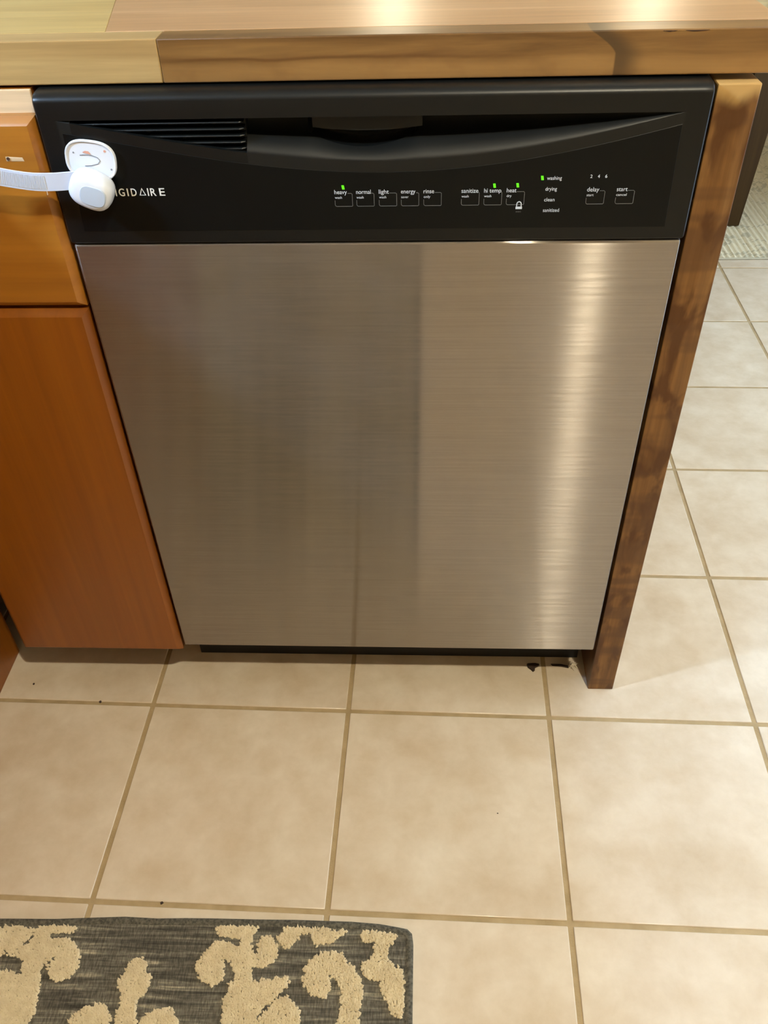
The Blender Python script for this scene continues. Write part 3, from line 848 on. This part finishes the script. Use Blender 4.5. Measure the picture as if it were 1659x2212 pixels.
finish('binding', pydata('binding', Vb, Fb), M['binding'], rug, 50)
Vg = [(x, y, .0062) for x, y in o3] + [(x, y, .0008) for x, y in o3]
tri = geometry.tessellate_polygon([[Vector((x, y, 0)) for x, y in o3]])
Fg = [tuple(f) for f in tri] + [tuple(nb + k for k in reversed(f)) for f in tri] + [(i, (i + 1) % nb, nb + (i + 1) % nb, nb + i) for i in range(nb)]
finish('woven_ground', pydata('woven_ground', Vg, Fg), M['weave'], rug)
# cream pile: every scroll of the pattern is a tuft field; the pattern repeats mirrored beyond the frame
YM, XM = -0.4795, -0.1500
polys = []
for rep in range(11):
    for mi, P in enumerate(RUG_MOTIFS):
        if rep >= 1 and (mi + rep) % 2: continue
        Q = []
        for x, y in P:
            k = rep
            yy = y
            d = y - YM
            if k % 2 == 0: yy = YM + d - 0.1295 * k
            else: yy = YM - d - 0.1295 * (k + 1) + 0.004
            Q.append((x, yy))
        polys.append(np.array(Q))
        polys.append(np.array([(2 * XM - x, y) for x, y in Q]))
def inside(pts, poly):
    x, y = pts[:, 0], pts[:, 1]; r = np.zeros(len(pts), bool); j = len(poly) - 1
    for i in range(len(poly)):
        xi, yi = poly[i]; xj, yj = poly[j]
        if yi != yj:
            c = ((yi > y) != (yj > y)) & (x < (xj - xi) * (y - yi) / (yj - yi) + xi)
            r ^= c
        j = i
    return r
step = 0.00185
gx, gy = np.meshgrid(np.arange(-0.243, 0.338, step), np.arange(-0.62, -0.352, step))
hx, hy = np.meshgrid(np.arange(-0.243, 0.338, 0.0034), np.arange(RB + .012, -0.621, 0.0034))
pts = np.concatenate([np.stack([gx.ravel(), gy.ravel()], 1), np.stack([hx.ravel(), hy.ravel()], 1)])
pts += rng.uniform(-.55, .55, pts.shape) * step
keep = np.zeros(len(pts), bool)
fuzz = pts + rng.normal(0, .0009, pts.shape)
for P in polys:
    bb = (pts[:, 0] > P[:, 0].min() - .01) & (pts[:, 0] < P[:, 0].max() + .01) & (pts[:, 1] > P[:, 1].min() - .01) & (pts[:, 1] < P[:, 1].max() + .01) & ~keep
    idx = np.nonzero(bb)[0]
    if len(idx): keep[idx[inside(fuzz[idx], P)]] = True
inner = inside(pts, np.array(inset(outline, sg * .0095)))
pts = pts[keep & inner]
N = len(pts)
lean = rng.normal(0, .0013, (N, 2)); hgt = rng.uniform(.0098, .0125, N); rad = np.where(pts[:, 1] > -.62, rng.uniform(.0017, .0025, N), rng.uniform(.003, .004, N)); ang = rng.uniform(0, 6.28, N)
VV = np.zeros((N, 5, 3))
for k in range(4):
    a = ang + k * math.pi / 2
    VV[:, k, 0] = pts[:, 0] + rad * np.cos(a); VV[:, k, 1] = pts[:, 1] + rad * np.sin(a); VV[:, k, 2] = .0058
VV[:, 4, 0] = pts[:, 0] + lean[:, 0]; VV[:, 4, 1] = pts[:, 1] + lean[:, 1]; VV[:, 4, 2] = hgt
# blunt top: pull the base out so that tufts merge into a solid pile
basei = (np.arange(N) * 5)[:, None]
FF = np.concatenate([basei + np.array([[k, (k + 1) % 4, 4]]) for k in range(4)], 1).reshape(-1, 3)
me = bpy.data.meshes.new('pile_motif')
me.vertices.add(N * 5); me.vertices.foreach_set('co', VV.reshape(-1))
me.loops.add(len(FF) * 3); me.loops.foreach_set('vertex_index', FF.reshape(-1).astype(np.int32))
me.polygons.add(len(FF)); me.polygons.foreach_set('loop_start', np.arange(len(FF), dtype=np.int32) * 3)
me.update(calc_edges=True); me.validate()
pm = finish('pile_motif', me, M['pile'], rug)
pm['kind'] = 'stuff'

# ------------------------------------------------------------------ dining side: ribbed rug, table, sideboard
fr = thing('dining_rug', 'pale ribbed cream rug with grey wavy pattern behind the end panel', 'rug', (1.2, 2.2, 0.0))
RX0, RX1, RY0, RY1 = 0.15, 1.61, 1.505, 2.66
npitch = 90; V = []; F = []
for i in range(npitch * 4 + 1):
    x = RX0 + (RX1 - RX0) * i / (npitch * 4)
    z = .0065 + .0026 * math.sin(2 * math.pi * i / 4)
    for y, zz in ((RY0, .0008), (RY0, z - .002), (RY0 + .004, z), (RY1 - .004, z), (RY1, z - .002), (RY1, .0008)):
        V.append((x, y + .0015 * math.sin(x * 60) * (1 if y < 2 else -1), zz))
for i in range(npitch * 4):
    for j in range(5):
        F.append((i * 6 + j, (i + 1) * 6 + j, (i + 1) * 6 + j + 1, i * 6 + j + 1))
finish('ribbed_weave', pydata('ribbed_weave', V, F), M['far_rug'], fr, 60)
M['hem'] = Mat('rug_hem', (176, 168, 146), 0.95)
box('hem', (RX0, RY0 - .006, .0008), (RX1, RY0 - .001, .0055), M['hem'], fr, 0.0015)
tb = thing('dining_table', 'wooden table with dark brown tapered legs and yellow apron on the pale rug', 'table', (0.85, 2.1, 0.0097))
def leg(cx_in, cx_out, cy_in, cy_out):
    dx = .058; tx = .100
    sx = math.copysign(1, cx_out - cx_in); sy = math.copysign(1, cy_out - cy_in)
    def r(w, z, grow): 
        xo = cx_out + sx * grow; yo = cy_out + sy * 0.0
        return [(xo, yo, z), (xo - sx * w, yo, z), (xo - sx * w, yo - sy * w, z), (xo, yo - sy * w, z)]
    finish('leg', loft('leg', [r(dx, .0097, 0), r(tx, .70, .0395)]), M['dark_wood'], tb)
leg(1.0, 1.2906, 2.0, 1.71); leg(1.0, .42, 2.0, 1.71); leg(1.0, 1.2906, 2.0, 2.47); leg(1.0, .42, 2.0, 2.47)
box('apron', (.40, 1.718, .53), (1.235, 1.738, .70), M['wood_top_pale'], tb, 0.002)
box('tabletop', (.36, 1.68, .70), (1.345, 2.50, .735), M['dark_wood'], tb, 0.004)
sd = thing('sideboard', 'low honey coloured wooden sideboard against the far wall', 'sideboard', (1.1, 2.95, 0.0))
box('body', (0.60, 2.76, .06), (1.63, 3.17, .62), M['honey_drawer'], sd, 0.004)
for k in range(3):
    d = box('door', (.62 + .335 * k, 2.742, .09), (.94 + .335 * k, 2.7595, .59), M['honey_drawer'], sd, 0.003)
    finish('knob', sphere_mesh('knob', .014, (.91 + .335 * k, 2.73, .42), 12, 8), M['chrome'], d, 60)
box('plinth', (.63, 2.79, 0.0), (1.61, 3.16, .0595), M['dark_wood'], sd)

# ------------------------------------------------------------------ crumbs and scraps on the floor
def flake(name, label, pts, h, mat, cat='debris', group=None):
    cx = sum(p[0] for p in pts) / len(pts); cy = sum(p[1] for p in pts) / len(pts)
    n = len(pts)
    rings = [[(x, y, .0002) for x, y in pts], [(cx + (x - cx) * .9, cy + (y - cy) * .9, h * random.uniform(.6, 1)) for x, y in pts]]
    return tag(finish(name, loft(name, rings), mat), label, cat, group)
flake('dark_scrap', 'dark brown heart-shaped scrap on the floor below the dishwasher door', [(.5185, .058), (.5195, .0515), (.5245, .0465), (.5270, .0430), (.5300, .0455), (.5310, .0510), (.5370, .0545), (.5385, .0580), (.532, .060)], .004, M['debris'])
flake('brown_splinter', 'thin brown splinter lying under the right end of the dishwasher', [(.5560, .0590), (.5590, .0555), (.572, .0545), (.5835, .0515), (.584, .0545), (.572, .0585)], .003, M['debris'])
for k in range(9):
    a = random.uniform(-1.2, 1.2); L = random.uniform(.006, .014)
    if k == 0:
        lint_v, lint_f = [], []
    cx, cy = .590 + random.uniform(-.004, .005), .055 + random.uniform(-.008, .006)
    d = Vector((math.sin(a), math.cos(a), 0)) * L / 2; w = Vector((d.y, -d.x, 0)).normalized() * .0006
    b0 = len(lint_v); c = Vector((cx, cy, .0012))
    lint_v += [c - d - w, c - d + w, c + d + w + Vector((0, 0, .003)), c + d - w + Vector((0, 0, .003)), c + Vector((0, 0, .004))]
    lint_f += [(b0, b0 + 1, b0 + 4), (b0 + 1, b0 + 2, b0 + 4), (b0 + 2, b0 + 3, b0 + 4), (b0 + 3, b0, b0 + 4)]
lint = tag(finish('lint_tuft', pydata('lint_tuft', lint_v, lint_f), M['lint']), 'pale tuft of lint beside the foot of the end panel', 'lint')
lint['kind'] = 'stuff'
for k, (x, y, r, lab) in enumerate(((-.2583, .0053, .0022, 'tiny dark crumb on the tile below the honey cabinet door'), (-.1421, -.0268, .0024, 'tiny dark crumb on the grout line below the honey cabinet'), (.0255, -.3308, .0022, 'tiny dark crumb on the grout line just behind the kitchen rug'), (.457, -.1979, .0011, 'tiny dark speck in the middle of the tile before the dishwasher'))):
    pts_ = [(x + r * random.uniform(.6, 1.1) * math.cos(t), y + r * random.uniform(.6, 1.1) * math.sin(t)) for t in np.linspace(0, 2 * math.pi, 7)[:-1]]
    flake('crumb', lab, pts_, r * .9, M['debris'], 'crumb')
